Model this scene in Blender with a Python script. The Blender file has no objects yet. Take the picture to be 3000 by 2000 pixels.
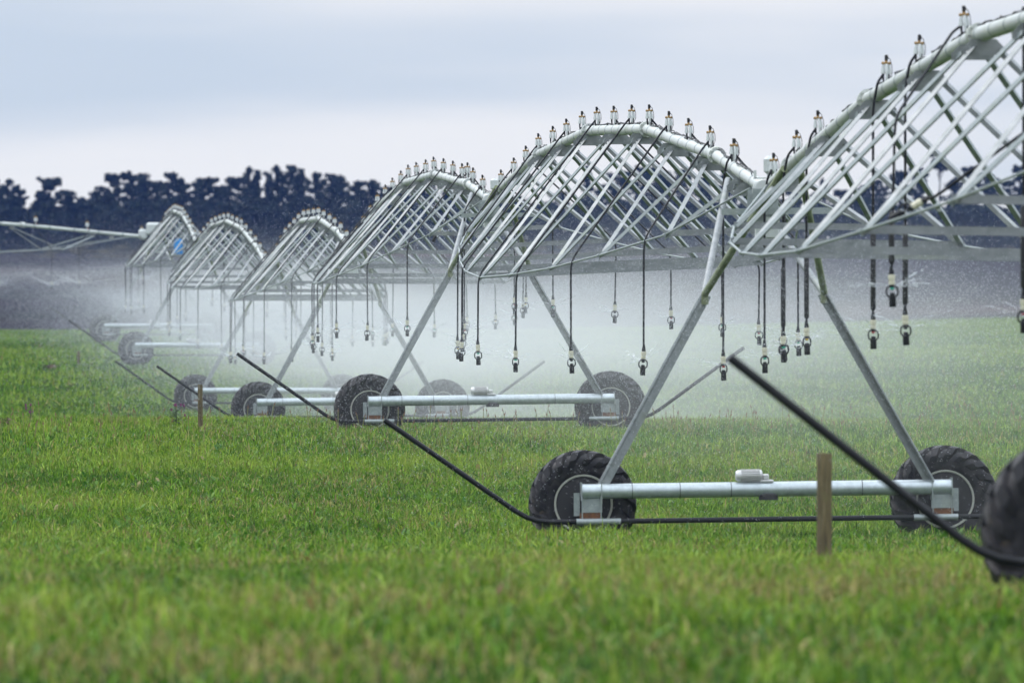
import bpy, math, random
import numpy as np
from mathutils import Vector, Matrix, Quaternion

# ------------------------------------------------------------------ camera, sky, sun, exposure
SC = bpy.context.scene
COL = SC.collection
CAMZ = 2.0
F = 24800.0                      # focal length in photograph pixels (3000 wide)
SC.render.resolution_x, SC.render.resolution_y = 1024, 682
cam_d = bpy.data.cameras.new('camera')
cam = bpy.data.objects.new('camera', cam_d); COL.objects.link(cam)
cam_d.sensor_width = 36.0; cam_d.sensor_fit = 'HORIZONTAL'
cam_d.lens = F / 3000 * 36
cam_d.clip_start = 1.0; cam_d.clip_end = 20000
cam.location = (0, 0, CAMZ); cam.rotation_euler = (math.radians(90), 0, 0)
cam_d.dof.use_dof = True; cam_d.dof.focus_distance = 128; cam_d.dof.aperture_fstop = 4.8
SC.camera = cam

W = bpy.data.worlds.new('World'); SC.world = W; W.use_nodes = True
SUN_EL, SUN_AZ = math.radians(52), math.radians(-55)     # azimuth from +Y, negative = left
def sky():
    nt = W.node_tree; N = nt.nodes; L = nt.links; N.clear()
    out = N.new('ShaderNodeOutputWorld'); bg = N.new('ShaderNodeBackground')
    st = N.new('ShaderNodeTexSky'); st.sky_type = 'NISHITA'; st.sun_disc = False
    st.sun_elevation = SUN_EL; st.sun_rotation = SUN_AZ
    tc = N.new('ShaderNodeTexCoord')
    sep = N.new('ShaderNodeSeparateXYZ'); L.new(tc.outputs['Generated'], sep.inputs[0])
    mp = N.new('ShaderNodeMapping'); mp.inputs['Scale'].default_value = (7, 7, 62); mp.inputs['Location'].default_value = (1.3, 0.2, 0.35)
    L.new(tc.outputs['Generated'], mp.inputs['Vector'])
    no = N.new('ShaderNodeTexNoise'); no.inputs['Scale'].default_value = 1.0; no.inputs['Detail'].default_value = 4; no.inputs['Roughness'].default_value = .42
    L.new(mp.outputs[0], no.inputs['Vector'])
    # bank of thicker, bluer stratus above a brighter band near the horizon
    el = N.new('ShaderNodeMapRange'); el.inputs['From Min'].default_value = .008; el.inputs['From Max'].default_value = .034
    el.inputs['To Min'].default_value = .24; el.inputs['To Max'].default_value = -.05
    L.new(sep.outputs['Z'], el.inputs['Value'])
    ad = N.new('ShaderNodeMath'); ad.operation = 'ADD'; L.new(no.outputs['Fac'], ad.inputs[0]); L.new(el.outputs[0], ad.inputs[1])
    rp = N.new('ShaderNodeValToRGB'); cr = rp.color_ramp; cr.interpolation = 'EASE'
    cr.elements[0].position = .36; cr.elements[0].color = (.60, .695, .80, 1)
    cr.elements[1].position = .66; cr.elements[1].color = (.89, .905, .925, 1)
    L.new(ad.outputs[0], rp.inputs[0])
    # an overcast dome is brighter overhead than at the horizon
    ze = N.new('ShaderNodeMapRange'); ze.inputs['From Min'].default_value = .06; ze.inputs['From Max'].default_value = .8
    ze.inputs['To Min'].default_value = 1.0; ze.inputs['To Max'].default_value = 2.9
    L.new(sep.outputs['Z'], ze.inputs['Value'])
    mul = N.new('ShaderNodeVectorMath'); mul.operation = 'SCALE'
    L.new(rp.outputs[0], mul.inputs[0]); L.new(ze.outputs[0], mul.inputs['Scale'])
    # the clear Nishita sky (at 0.1) shows a little through the overcast
    sk = N.new('ShaderNodeVectorMath'); sk.operation = 'SCALE'; sk.inputs['Scale'].default_value = .1
    L.new(st.outputs[0], sk.inputs[0])
    mx = N.new('ShaderNodeMix'); mx.data_type = 'RGBA'; mx.inputs['Factor'].default_value = .92
    L.new(sk.outputs[0], mx.inputs['A']); L.new(mul.outputs[0], mx.inputs['B'])
    L.new(mx.outputs['Result'], bg.inputs['Color']); bg.inputs['Strength'].default_value = 1.0
    L.new(bg.outputs[0], out.inputs[0])
sky()
sun_d = bpy.data.lights.new('sun', 'SUN'); sun_d.energy = 1.3; sun_d.angle = math.radians(18); sun_d.color = (1, .96, .9)
sun = bpy.data.objects.new('sun', sun_d); COL.objects.link(sun)
sun.rotation_euler = Vector((-math.cos(SUN_EL) * math.sin(SUN_AZ), -math.cos(SUN_EL) * math.cos(SUN_AZ), -math.sin(SUN_EL))).to_track_quat('-Z', 'Y').to_euler()
SC.view_settings.view_transform = 'Standard'; SC.view_settings.look = 'None'
SC.view_settings.exposure = 0.06; SC.view_settings.gamma = 1.0; SC.view_settings.use_curve_mapping = False
SC.cycles.use_denoising = True
SC.cycles.max_bounces = 8; SC.cycles.diffuse_bounces = 3; SC.cycles.glossy_bounces = 2
SC.cycles.transparent_max_bounces = 16; SC.cycles.volume_bounces = 3; SC.cycles.transmission_bounces = 3
SC.cycles.sample_clamp_indirect = 4

rng = np.random.default_rng(7); random.seed(7)

# ------------------------------------------------------------------ helpers
def PX(x, y, d):
    """world point whose photograph pixel is (x, y) when it stands d metres away (used once, to survey the place)"""
    return Vector(((x - 1500) / F * d, d, CAMZ + (1000 - y) / F * d))

def mat(name, col, rough=.6, metal=0.0, spec=.5, noise=None, bump=None):
    """noise = list of (colour2, scale, lo, hi, stretch)"""
    m = bpy.data.materials.new(name); m.use_nodes = True
    nt = m.node_tree; N = nt.nodes; L = nt.links
    b = N['Principled BSDF']; b.inputs['Roughness'].default_value = rough; b.inputs['Metallic'].default_value = metal
    b.inputs['Specular IOR Level'].default_value = spec
    b.inputs['Base Color'].default_value = (*col, 1)
    last = None
    if noise or bump:
        tc = N.new('ShaderNodeTexCoord')
    for (c2, sc, lo, hi, st) in noise or ():
        mp = N.new('ShaderNodeMapping'); mp.inputs['Scale'].default_value = st
        L.new(tc.outputs['Object'], mp.inputs['Vector'])
        n = N.new('ShaderNodeTexNoise'); n.inputs['Scale'].default_value = sc; n.inputs['Detail'].default_value = 6; n.inputs['Roughness'].default_value = .6
        L.new(mp.outputs[0], n.inputs['Vector'])
        mr = N.new('ShaderNodeMapRange'); mr.inputs['From Min'].default_value = lo; mr.inputs['From Max'].default_value = hi
        L.new(n.outputs['Fac'], mr.inputs['Value'])
        mx = N.new('ShaderNodeMix'); mx.data_type = 'RGBA'
        L.new(mr.outputs[0], mx.inputs['Factor'])
        if last is None: mx.inputs['A'].default_value = (*col, 1)
        else: L.new(last, mx.inputs['A'])
        mx.inputs['B'].default_value = (*c2, 1)
        last = mx.outputs['Result']
    if last: L.new(last, b.inputs['Base Color'])
    if bump:
        n = N.new('ShaderNodeTexNoise'); n.inputs['Scale'].default_value = bump[0]; n.inputs['Detail'].default_value = 5
        L.new(tc.outputs['Object'], n.inputs['Vector'])
        bp = N.new('ShaderNodeBump'); bp.inputs['Strength'].default_value = bump[1]; bp.inputs['Distance'].default_value = bump[2]
        L.new(n.outputs['Fac'], bp.inputs['Height']); L.new(bp.outputs[0], b.inputs['Normal'])
    return m

def leaf_mat(name, trans=.3, rough=.55, attr='tint', spec=.3):
    """foliage whose own colour varies blade by blade (stored on the mesh)"""
    m = bpy.data.materials.new(name); m.use_nodes = True
    nt = m.node_tree; N = nt.nodes; L = nt.links
    b = N['Principled BSDF']; b.inputs['Roughness'].default_value = rough; b.inputs['Specular IOR Level'].default_value = spec
    a = N.new('ShaderNodeAttribute'); a.attribute_name = attr
    L.new(a.outputs['Color'], b.inputs['Base Color'])
    t = N.new('ShaderNodeBsdfTranslucent'); L.new(a.outputs['Color'], t.inputs['Color'])
    mx = N.new('ShaderNodeMixShader'); mx.inputs[0].default_value = trans
    L.new(b.outputs[0], mx.inputs[1]); L.new(t.outputs[0], mx.inputs[2])
    L.new(mx.outputs[0], N['Material Output'].inputs['Surface'])
    return m

M = {}
M['galv'] = mat('galvanised_steel', (.34, .37, .37), .5, .4, .5,
                [((.25, .28, .28), 16, .35, .75, (1, 1, 1)), ((.30, .33, .25), 3.0, .55, .85, (1, 1, .6))])
M['strut'] = mat('galvanised_angle', (.29, .30, .305), .48, .5, .5,
                 [((.17, .185, .185), 6, .35, .75, (1, 1, 1)), ((.36, .39, .30), 1.7, .58, .9, (1, 1, .5))])
M['pipe'] = mat('weathered_pipe', (.54, .555, .54), .5, .25, .5,
                [((.50, .52, .46), 2.2, .45, .8, (1, 1, 1)), ((.33, .36, .20), 1.1, .60, .85, (1, 1, 2.5))])
M['algae'] = mat('algae_stained_steel', (.30, .33, .22), .6, .25, .4,
                 [((.16, .18, .08), 3.5, .4, .7, (1, 1, .7))])
M['beam'] = mat('galvanised_beam', (.52, .57, .59), .38, .6, .5,
                [((.40, .44, .46), 14, .4, .75, (1, 1, 1)), ((.68, .72, .73), 4, .62, .8, (.5, 1, 1))])
M['rubber'] = mat('tyre_rubber', (.013, .012, .014), .6, 0, .35,
                  [((.05, .044, .045), 5.5, .45, .7, (1, 1, 1)), ((.15, .115, .085), 8, .60, .80, (1, 1, 1))], (40, .35, .01))
M['leg'] = mat('galvanised_leg', (.24, .255, .255), .5, .4, .5, [((.15, .165, .165), 12, .35, .75, (1, 1, 1)), ((.16, .17, .12), 2.5, .55, .8, (1, 1, .6))])
M['rim'] = mat('galvanised_rim', (.44, .47, .47), .5, .35, .5, [((.28, .30, .30), 9, .4, .75, (1, 1, 1))])
M['rimedge'] = mat('rim_edge', (.55, .55, .48), .5, .3, .5)
M['decal'] = mat('lime_lettering', (.42, .62, .03), .5)
M['rust'] = mat('rusty_plate', (.20, .09, .04), .8, .1, .3, [((.08, .05, .04), 14, .4, .7, (1, 1, 1))])
M['black'] = mat('black_poly_pipe', (.008, .008, .010), .5, 0, .3, [((.016, .016, .018), 8, .4, .7, (1, 1, 1))])
M['hose'] = mat('black_hose', (.006, .006, .008), .5, 0, .3)
M['cable'] = mat('black_cable', (.03, .028, .03), .6, 0, .4)
M['white'] = mat('white_plastic', (.56, .58, .57), .45, 0, .4, [((.44, .46, .44), 20, .45, .8, (1, 1, 1))])
M['cream'] = mat('cream_plastic', (.62, .58, .44), .45, 0, .5)
M['brass'] = mat('brass', (.34, .21, .08), .45, .6, .5)
M['motor'] = mat('cast_aluminium', (.62, .61, .60), .45, .35, .5, [((.40, .39, .40), 6, .5, .8, (1, 4, 4))])
M['wood'] = mat('weathered_wood', (.17, .13, .065), .85, 0, .3,
                [((.07, .055, .035), 5, .35, .7, (6, 6, .6)), ((.22, .19, .12), 9, .55, .8, (7, 7, .5)), ((.15, .16, .07), 2.5, .55, .8, (1, 1, 1))], (30, .5, .01))
M['blue'] = mat('blue_plastic', (.005, .27, .72), .4)
M['red'] = mat('red_plastic', (.45, .03, .02), .45)
M['green_nozzle'] = mat('green_nozzle', (.02, .45, .30), .4)
M['yellow_nozzle'] = mat('yellow_nozzle', (.75, .5, .02), .4)

class MB:
    """collects faces and links them as one mesh object"""
    def __init__(s): s.v = []; s.f = []; s.mi = []
    def add(s, vs, fs, mi=0):
        o = len(s.v); s.v += [tuple(p) for p in vs]
        s.f += [tuple(i + o for i in f) for f in fs]; s.mi += [mi] * len(fs)
    def tube(s, pts, r, n=8, mi=0, caps=True):
        pts = [Vector(p) for p in pts]; k = len(pts)
        rs = r if isinstance(r, (list, tuple)) else [r] * k
        vs = []; ref = None
        for i, p in enumerate(pts):
            t = (pts[min(i + 1, k - 1)] - pts[max(i - 1, 0)]).normalized()
            if ref is None:
                ref = Vector((0, 0, 1)) if abs(t.z) < .9 else Vector((1, 0, 0))
            u = (ref - t * ref.dot(t)).normalized(); w = t.cross(u); ref = u
            for j in range(n):
                a = 2 * math.pi * j / n
                vs.append(p + (u * math.cos(a) + w * math.sin(a)) * rs[i])
        fs = [(i * n + j, i * n + (j + 1) % n, (i + 1) * n + (j + 1) % n, (i + 1) * n + j) for i in range(k - 1) for j in range(n)]
        if caps: fs += [tuple(range(n - 1, -1, -1)), tuple(range((k - 1) * n, k * n))]
        s.add(vs, fs, mi)
    def box(s, c, d, R=None, mi=0, bev=0):
        c = Vector(c); h = Vector(d) / 2
        if bev:
            q = min(bev, min(h) * .9)
            prof = [(-h.x + q, -h.y), (h.x - q, -h.y), (h.x, -h.y + q), (h.x, h.y - q), (h.x - q, h.y), (-h.x + q, h.y), (-h.x, h.y - q), (-h.x, -h.y + q)]
            rings = [(-h.z, .0 + q), (-h.z + q, 0), (h.z - q, 0), (h.z, q)]
            vs = []
            for z, ins in rings:
                for x, y in prof:
                    vs.append(Vector((x * (1 - ins / h.x), y * (1 - ins / h.y), z)))
            fs = [(i * 8 + j, i * 8 + (j + 1) % 8, (i + 1) * 8 + (j + 1) % 8, (i + 1) * 8 + j) for i in range(3) for j in range(8)]
            fs += [tuple(range(7, -1, -1)), tuple(range(24, 32))]
        else:
            vs = [Vector((x, y, z)) for z in (-h.z, h.z) for x, y in ((-h.x, -h.y), (h.x, -h.y), (h.x, h.y), (-h.x, h.y))]
            fs = [(0, 1, 5, 4), (1, 2, 6, 5), (2, 3, 7, 6), (3, 0, 4, 7), (3, 2, 1, 0), (4, 5, 6, 7)]
        s.add([(R @ v if R else v) + c for v in vs], fs, mi)
    def lathe(s, prof, n=24, axis='Z', at=(0, 0, 0), mi=0, closed=False):
        """prof = [(radius, height)]"""
        at = Vector(at); vs = []
        for r, h in prof:
            for j in range(n):
                a = 2 * math.pi * j / n; x, y = r * math.cos(a), r * math.sin(a)
                vs.append(at + (Vector((x, y, h)) if axis == 'Z' else Vector((x, h, y)) if axis == 'Y' else Vector((h, x, y))))
        k = len(prof)
        fs = [(i * n + j, i * n + (j + 1) % n, ((i + 1) % k) * n + (j + 1) % n, ((i + 1) % k) * n + j)
              for i in range(k if closed else k - 1) for j in range(n)]
        if not closed:
            if prof[0][0] > 1e-4: fs.append(tuple(range(n - 1, -1, -1)))
            if prof[-1][0] > 1e-4: fs.append(tuple(range((k - 1) * n, k * n)))
        s.add(vs, fs, mi)
    def angle(s, a, b, w, side, t=.006, w2=None):
        """an L-angle bar from a to b; `side` points along the second flange"""
        a, b = Vector(a), Vector(b); ax = (b - a).normalized()
        u = Vector((0, 1, 0)) if abs(ax.y) < .95 else Vector((0, 0, 1))
        n2 = Vector(side); n2 = (n2 - ax * n2.dot(ax)).normalized()
        n1 = ax.cross(n2).normalized(); w2 = w2 or w
        prof = [(0, 0), (w, 0), (w, t), (t, t), (t, w2), (0, w2)]
        vs = [p + n1 * x + n2 * y for p in (a, b) for x, y in prof]
        fs = [(i, (i + 1) % 6, 6 + (i + 1) % 6, 6 + i) for i in range(6)] + [(3, 2, 1, 0), (5, 4, 3, 0), (6, 7, 8, 9), (6, 9, 10, 11)]
        s.add(vs, fs)
    def mesh(s, name, mats, smooth=True):
        me = bpy.data.meshes.new(name); me.from_pydata(s.v, [], s.f)
        for m in mats if isinstance(mats, (list, tuple)) else [mats]: me.materials.append(m)
        if any(s.mi): me.polygons.foreach_set('material_index', s.mi)
        if smooth:
            me.polygons.foreach_set('use_smooth', [True] * len(s.f))
            try: me.set_sharp_from_angle(angle=math.radians(38))
            except Exception: pass
        me.update(); return me
    def build(s, name, mats, parent=None, loc=None, smooth=True):
        return link(name, s.mesh(name, mats, smooth), parent, loc)

def link(name, me, parent=None, loc=None):
    o = bpy.data.objects.new(name, me); COL.objects.link(o)
    if parent: o.parent = parent
    if loc is not None: o.location = loc
    return o

def tag(o, label=None, cat=None, group=None, kind=None):
    if label: o['label'] = label
    if cat: o['category'] = cat
    if group: o['group'] = group
    if kind: o['kind'] = kind
    return o

def empty(name, loc, rz=0.0):
    o = bpy.data.objects.new(name, None); COL.objects.link(o)
    o.location = loc; o.rotation_euler = (0, 0, rz); o.empty_display_size = .3
    return o

def kids(o): return [c for c in bpy.data.objects if c.parent == o]
def copy_tree(o, parent=None, cmap=None):
    c = o.copy(); COL.objects.link(c); c.parent = parent
    for ch in cmap.get(o.name, ()): copy_tree(ch, c, cmap)
    return c
def child_map():
    m = {}
    for o in bpy.data.objects:
        if o.parent: m.setdefault(o.parent.name, []).append(o)
    return m

def vnoise(x, y, s, seed):
    """smooth value noise in 0..1"""
    r = np.random.default_rng(seed); T = r.random((256, 256))
    x = x / s; y = y / s
    xi = np.floor(x).astype(int); yi = np.floor(y).astype(int)
    fx = x - xi; fy = y - yi; fx = fx * fx * (3 - 2 * fx); fy = fy * fy * (3 - 2 * fy)
    a = T[xi & 255, yi & 255]; b = T[(xi + 1) & 255, yi & 255]; c = T[xi & 255, (yi + 1) & 255]; d = T[(xi + 1) & 255, (yi + 1) & 255]
    return (a * (1 - fx) + b * fx) * (1 - fy) + (c * (1 - fx) + d * fx) * fy

# ------------------------------------------------------------------ the survey: towers and ground
SLOPE = 1691 / F                                   # direction of the machine, metres left per metre away
RZ = math.atan(SLOPE)
#        d,  image x of pipe, wheel bottom z
TW = [(54.0, 4250, .05), (99.0, 2248, -.50), (149.0, 1441, .20), (195.0, 1030, -.15), (245.0, 790, -.20), (295.0, 578, 1.10), (341.0, 463, 1.86)]
TOWERS = []
for d, x, zb in TW:
    TOWERS.append(Vector(((x - 1500) / F * d, d, zb)))
PIPE_H = 4.27

_gp = [(0, .3), (30, .34), (42, .36), (50, .43), (54, .40), (58, .30), (64, .12), (72, .0), (85, -.20), (99, -.36), (112, -.22), (130, .10), (149, .49), (155, .51),
       (170, .30), (195, .02), (220, -.12), (245, -.06), (270, .55), (295, 1.22), (320, 1.62), (341, 1.98), (380, 2.32), (440, 2.44), (470, 2.1), (520, 1.4),
       (600, 2.2), (760, 6.0), (1000, 11.0), (1300, 15.6), (1500, 17.5), (2200, 19), (9000, 22)]
_gy = np.arange(0, 9000, 1.0); _gz = np.interp(_gy, [p[0] for p in _gp], [p[1] for p in _gp])
_k = np.exp(-(np.arange(-24, 25) / 8.0) ** 2); _k /= _k.sum()
_gz = np.convolve(np.pad(_gz, 24, mode='edge'), _k, mode='valid')
def ground_z(X, Y, ruts=True):
    X = np.asarray(X, float); Y = np.asarray(Y, float)
    z = np.interp(Y, _gy, _gz)
    z = z + .026 * np.clip(X, 0, 60) * np.clip((Y - 280) / 150, 0, 1) * np.clip((900 - Y) / 300, 0, 1)
    z = z + .05 * (vnoise(X + 500, Y, 5.0, 3) - .5) + .10 * (vnoise(X + 500, Y, 17.0, 4) - .5) * np.clip(Y / 150, 0, 1)
    if ruts:
        for t in TOWERS:
            yt = t.y + (X - t.x) * SLOPE + .38
            z = z - .16 * np.exp(-((Y - yt) / .30) ** 2)
    return z
def gz(x, y, ruts=False): return float(ground_z(np.array([x]), np.array([y]), ruts)[0])

def grid_mesh(name, xs, ys, zf):
    X, Y = np.meshgrid(xs, ys); Z = zf(X, Y)
    nx, ny = len(xs), len(ys)
    co = np.stack([X, Y, Z], -1).reshape(-1, 3)
    i = np.arange((ny - 1) * (nx - 1)); r = i // (nx - 1); c = i % (nx - 1); a = r * nx + c
    quads = np.stack([a, a + 1, a + nx + 1, a + nx], -1)
    return np_mesh(name, co, quads)

def np_mesh(name, co, faces, smooth=True):
    k = faces.shape[1]; me = bpy.data.meshes.new(name)
    me.vertices.add(len(co)); me.vertices.foreach_set('co', co.astype(np.float32).ravel())
    me.loops.add(faces.size); me.loops.foreach_set('vertex_index', faces.astype(np.int32).ravel())
    me.polygons.add(len(faces)); me.polygons.foreach_set('loop_start', np.arange(0, faces.size, k, dtype=np.int32))
    if smooth: me.polygons.foreach_set('use_smooth', np.ones(len(faces), dtype=bool))
    me.update(calc_edges=True); return me

def tint(me, col):
    """one colour per vertex: each blade's or leaf's own colour"""
    a = me.color_attributes.new('tint', 'FLOAT_COLOR', 'POINT')
    c = np.ones((len(me.vertices), 4), np.float32); c[:, :3] = col
    a.data.foreach_set('color', c.ravel())

def soil_mat(name, c1, c2, c3, s1, s2, bump=.4):
    return mat(name, c1, 1.0, 0, 0.0, [(c2, s1, .35, .7, (1, 1, 1)), (c3, s2, .5, .75, (1, .35, 1))], (3, bump, .08))
ys = np.unique(np.concatenate([np.arange(8, 474, 1.5)] + [np.arange(t.y - 1.6, t.y + 2.2, .12) for t in TOWERS]).round(2))
ys = ys[ys <= 474]
xs = np.concatenate([np.arange(-400, -60, 20), np.arange(-60, 60, 1.0), np.arange(60, 401, 20)])
ground = link('ground', grid_mesh('ground', xs, ys, ground_z))
ground.data.materials.append(soil_mat('paddock_soil', (.035, .07, .014), (.022, .042, .012), (.06, .07, .025), .8, 2.5)); tag(ground, kind='structure')
ys2 = np.concatenate([[473.9], np.arange(480, 1600, 10), np.arange(1600, 9000, 400)])
xs2 = np.concatenate([np.arange(-2500, -200, 150), np.arange(-200, 200, 8), np.arange(200, 2501, 150)])
hill = link('hillside', grid_mesh('hillside', xs2, ys2, lambda X, Y: ground_z(X, Y, False) - .004 + 1.2 * (vnoise(X + 900, Y, 40, 9) - .5) * np.clip((Y - 600) / 200, 0, 1)))
hill.data.materials.append(soil_mat('heath_soil', (.030, .024, .034), (.018, .022, .018), (.085, .050, .040), .03, .012)); tag(hill, kind='structure')

# ------------------------------------------------------------------ grass
G_DARK, G_MID, G_LITE = np.array((.024, .078, .006)), np.array((.108, .230, .013)), np.array((.27, .355, .045))
G_STRAW, G_RUST = np.array((.33, .28, .10)), np.array((.20, .10, .05))
def blades(name, y0, y1, n, wid, hgt, ypow=1.0, straw=.12, margin=2.5, droop=.95, tri=False, avoid=True):
    u = rng.random(n)
    Y = y0 * (y1 / y0) ** u if ypow != 1.0 else y0 + (y1 - y0) * np.sqrt(u * (1 + (y0 / y1)) * .5 + u * u * (1 - y0 / y1) * .5)
    Y = np.clip(Y, y0, y1)
    X = (rng.random(n) * 2 - 1) * (.0605 * Y + margin)
    clump = vnoise(X + 300, Y, .34, 21); tuft = vnoise(X + 300, Y, .15 + .0 * Y, 25); patch = vnoise(X + 300, Y * .6, 3.2, 22); big = vnoise(X + 300, Y * .35, 9.0, 23)
    keep = rng.random(n) < .35 + .9 * clump
    if avoid:
        for t in TOWERS:
            yt = t.y + (X - t.x) * SLOPE + .38
            keep &= ~((np.abs(Y - yt) < .24) & (rng.random(n) < .8))
    X, Y, clump, patch, big, tuft = X[keep], Y[keep], clump[keep], patch[keep], big[keep], tuft[keep]; n = len(X)
    Z = ground_z(X, Y) - .01
    h = hgt[0] + (hgt[1] - hgt[0]) * rng.random(n) ** 1.6
    h = h * (.30 + .55 * clump + .55 * tuft) * (.8 + .4 * patch)
    w = wid * (.6 + .8 * rng.random(n))
    az = rng.random(n) * 2 * np.pi; lean = (rng.random(n) ** 1.3) * droop * h * 1.6
    dx, dy = np.cos(az) * lean, np.sin(az) * lean
    fa = rng.random(n) * np.pi; px, py = np.cos(fa) * w / 2, np.sin(fa) * w / 2
    B = np.stack([X, Y, Z], -1)
    P = np.stack([px, py, np.zeros(n)], -1)
    mid = B + np.stack([dx * .35, dy * .35, h * .62], -1)
    tip = B + np.stack([dx, dy, h * (1 - .35 * (lean / np.maximum(h, .01)) ** 1.0 * .5)], -1)
    if tri:
        co = np.stack([B - P, B + P, tip], 1).reshape(-1, 3); k = 3
        F_ = (np.arange(n)[:, None] * 3 + np.array([0, 1, 2])[None])
    else:
        co = np.stack([B - P * .8, B + P * .8, mid + P, mid - P, tip], 1).reshape(-1, 3); k = 5
        q = np.array([[0, 1, 2], [0, 2, 3], [3, 2, 4]])
        F_ = (np.arange(n)[:, None, None] * 5 + q[None]).reshape(-1, 3)
    t = np.clip(.46 + .50 * (patch - .5) + .30 * (big - .5) + .35 * (clump - .5) + .95 * (tuft - .5) + .6 * (rng.random(n) - .5), 0, 1)[:, None]
    c = np.where(t < .5, G_DARK + (G_MID - G_DARK) * t * 2, G_MID + (G_LITE - G_MID) * (t - .5) * 2)
    r = rng.random(n); sb = straw * (.15 + 2.6 * vnoise(X + 300, Y * .5, 1.3, 24) ** 2)
    c = np.where((r < sb)[:, None], G_STRAW * (.6 + .6 * rng.random(n))[:, None], c)
    c = np.where((r > .992)[:, None], G_RUST, c)
    c = c * (.50 + 1.0 * rng.random(n) ** 1.2)[:, None]
    me = np_mesh(name, co, F_); tint(me, np.repeat(c, k, 0))
    me.materials.append(M['grass']); return link(name, me)
M['grass'] = leaf_mat('grass_blades', .35)
def broadleaves(name, y0, y1, n):
    """dock, plantain and clover leaves standing between the blades"""
    Y = y0 + (y1 - y0) * rng.random(n); X = (rng.random(n) * 2 - 1) * (.0605 * Y + 2)
    keep = vnoise(X + 300, Y, 1.4, 31) * rng.random(n) > .30
    X, Y = X[keep], Y[keep]; n = len(X); Z = ground_z(X, Y)
    co, F_ = [], []
    L = .05 + .12 * rng.random(n) ** 1.5; az = rng.random(n) * 6.283; wid = L * (.22 + .2 * rng.random(n))
    up = .5 + .6 * rng.random(n); base = np.stack([X, Y, Z + .03], -1)
    d = np.stack([np.cos(az) * .7, np.sin(az) * .7, up], -1); d /= np.linalg.norm(d, axis=1)[:, None]
    s = np.stack([-np.sin(az), np.cos(az), 0 * az], -1)
    L_ = L[:, None]; w_ = wid[:, None]
    pts = [base, base + d * L_ * .35 + s * w_ * .5, base + d * L_ * .75 + s * w_ * .42, base + d * L_ * 1.08 - np.array([0, 0, 1]) * L_ * .12,
           base + d * L_ * .75 - s * w_ * .42, base + d * L_ * .35 - s * w_ * .5]
    co = np.stack(pts, 1).reshape(-1, 3)
    q = np.array([[0, 1, 5], [1, 2, 4], [1, 4, 5], [2, 3, 4]])
    F_ = (np.arange(n)[:, None, None] * 6 + q[None]).reshape(-1, 3)
    t = rng.random(n)[:, None]
    c = np.array((.03, .12, .008)) * (1 - t) + np.array((.15, .28, .022)) * t
    c = np.where(rng.random(n)[:, None] < .04, np.array((.30, .25, .10)), c)
    me = np_mesh(name, co, F_); tint(me, np.repeat(c, 6, 0)); me.materials.append(M['grass']); return link(name, me)
def seed_stalks(name, ylo, yhi, n):
    """thin flowering stems with a reddish seed head"""
    Y = ylo + (yhi - ylo) * rng.random(n); X = (rng.random(n) * 2 - 1) * (.0605 * Y + 2)
    Z = ground_z(X, Y, False); h = .22 + .20 * rng.random(n); lx = (rng.random(n) - .5) * .18
    B = np.stack([X, Y, Z], -1); T = B + np.stack([lx, 0 * lx, h], -1); w = np.array([.006, 0, 0])
    H = T + np.stack([lx * .3, 0 * lx, .07 + 0 * lx], -1); w2 = np.array([.013, 0, 0])
    co = np.stack([B - w, B + w, T + w, T - w, T + w2, T - w2, H], 1).reshape(-1, 3)
    q = np.array([[0, 1, 2], [0, 2, 3], [5, 4, 6]]); F_ = (np.arange(n)[:, None, None] * 7 + q[None]).reshape(-1, 3)
    c = np.array([(.22, .22, .08)] * 4 + [(.22, .12, .08)] * 3)[None].repeat(n, 0).reshape(-1, 3)
    me = np_mesh(name, co, F_); tint(me, c); me.materials.append(M['grass']); return link(name, me)

tag(blades('grass', 35, 72, 310000, .015, (.08, .24), straw=.28), 'blurred green pasture grass along the bottom of the picture', 'grass', kind='stuff')
tag(blades('grass', 62, 132, 520000, .0125, (.075, .20), straw=.12), 'bright green pasture grass around the nearest complete wheel tower', 'grass', kind='stuff')
tag(blades('grass', 106, 186, 430000, .0145, (.075, .205), straw=.12), 'green grass on the low rise before the middle towers', 'grass', kind='stuff')
tag(blades('grass', 164, 474, 440000, .042, (.11, .27), straw=.05, tri=True, margin=5), 'pale green wet pasture beyond the rise, reaching the far edge of the field', 'grass', kind='stuff')
tag(broadleaves('weeds', 42, 150, 24000), 'broad leaved weeds growing through the pasture grass', 'weeds', kind='stuff')
tag(seed_stalks('seed_heads', 138, 156, 260), 'thin reddish grass stems gone to seed along the rise', 'grass', kind='stuff')

# ------------------------------------------------------------------ wheel towers (built once, in their own frame, wheel bottoms at z = 0)
def ring(mb, c, r, rr, axis='Y', n=24, mi=0):
    mb.lathe([(r + rr * math.cos(a), rr * math.sin(a)) for a in [2 * math.pi * k / 6 for k in range(6)]], n, axis, c, mi, closed=True)

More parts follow.
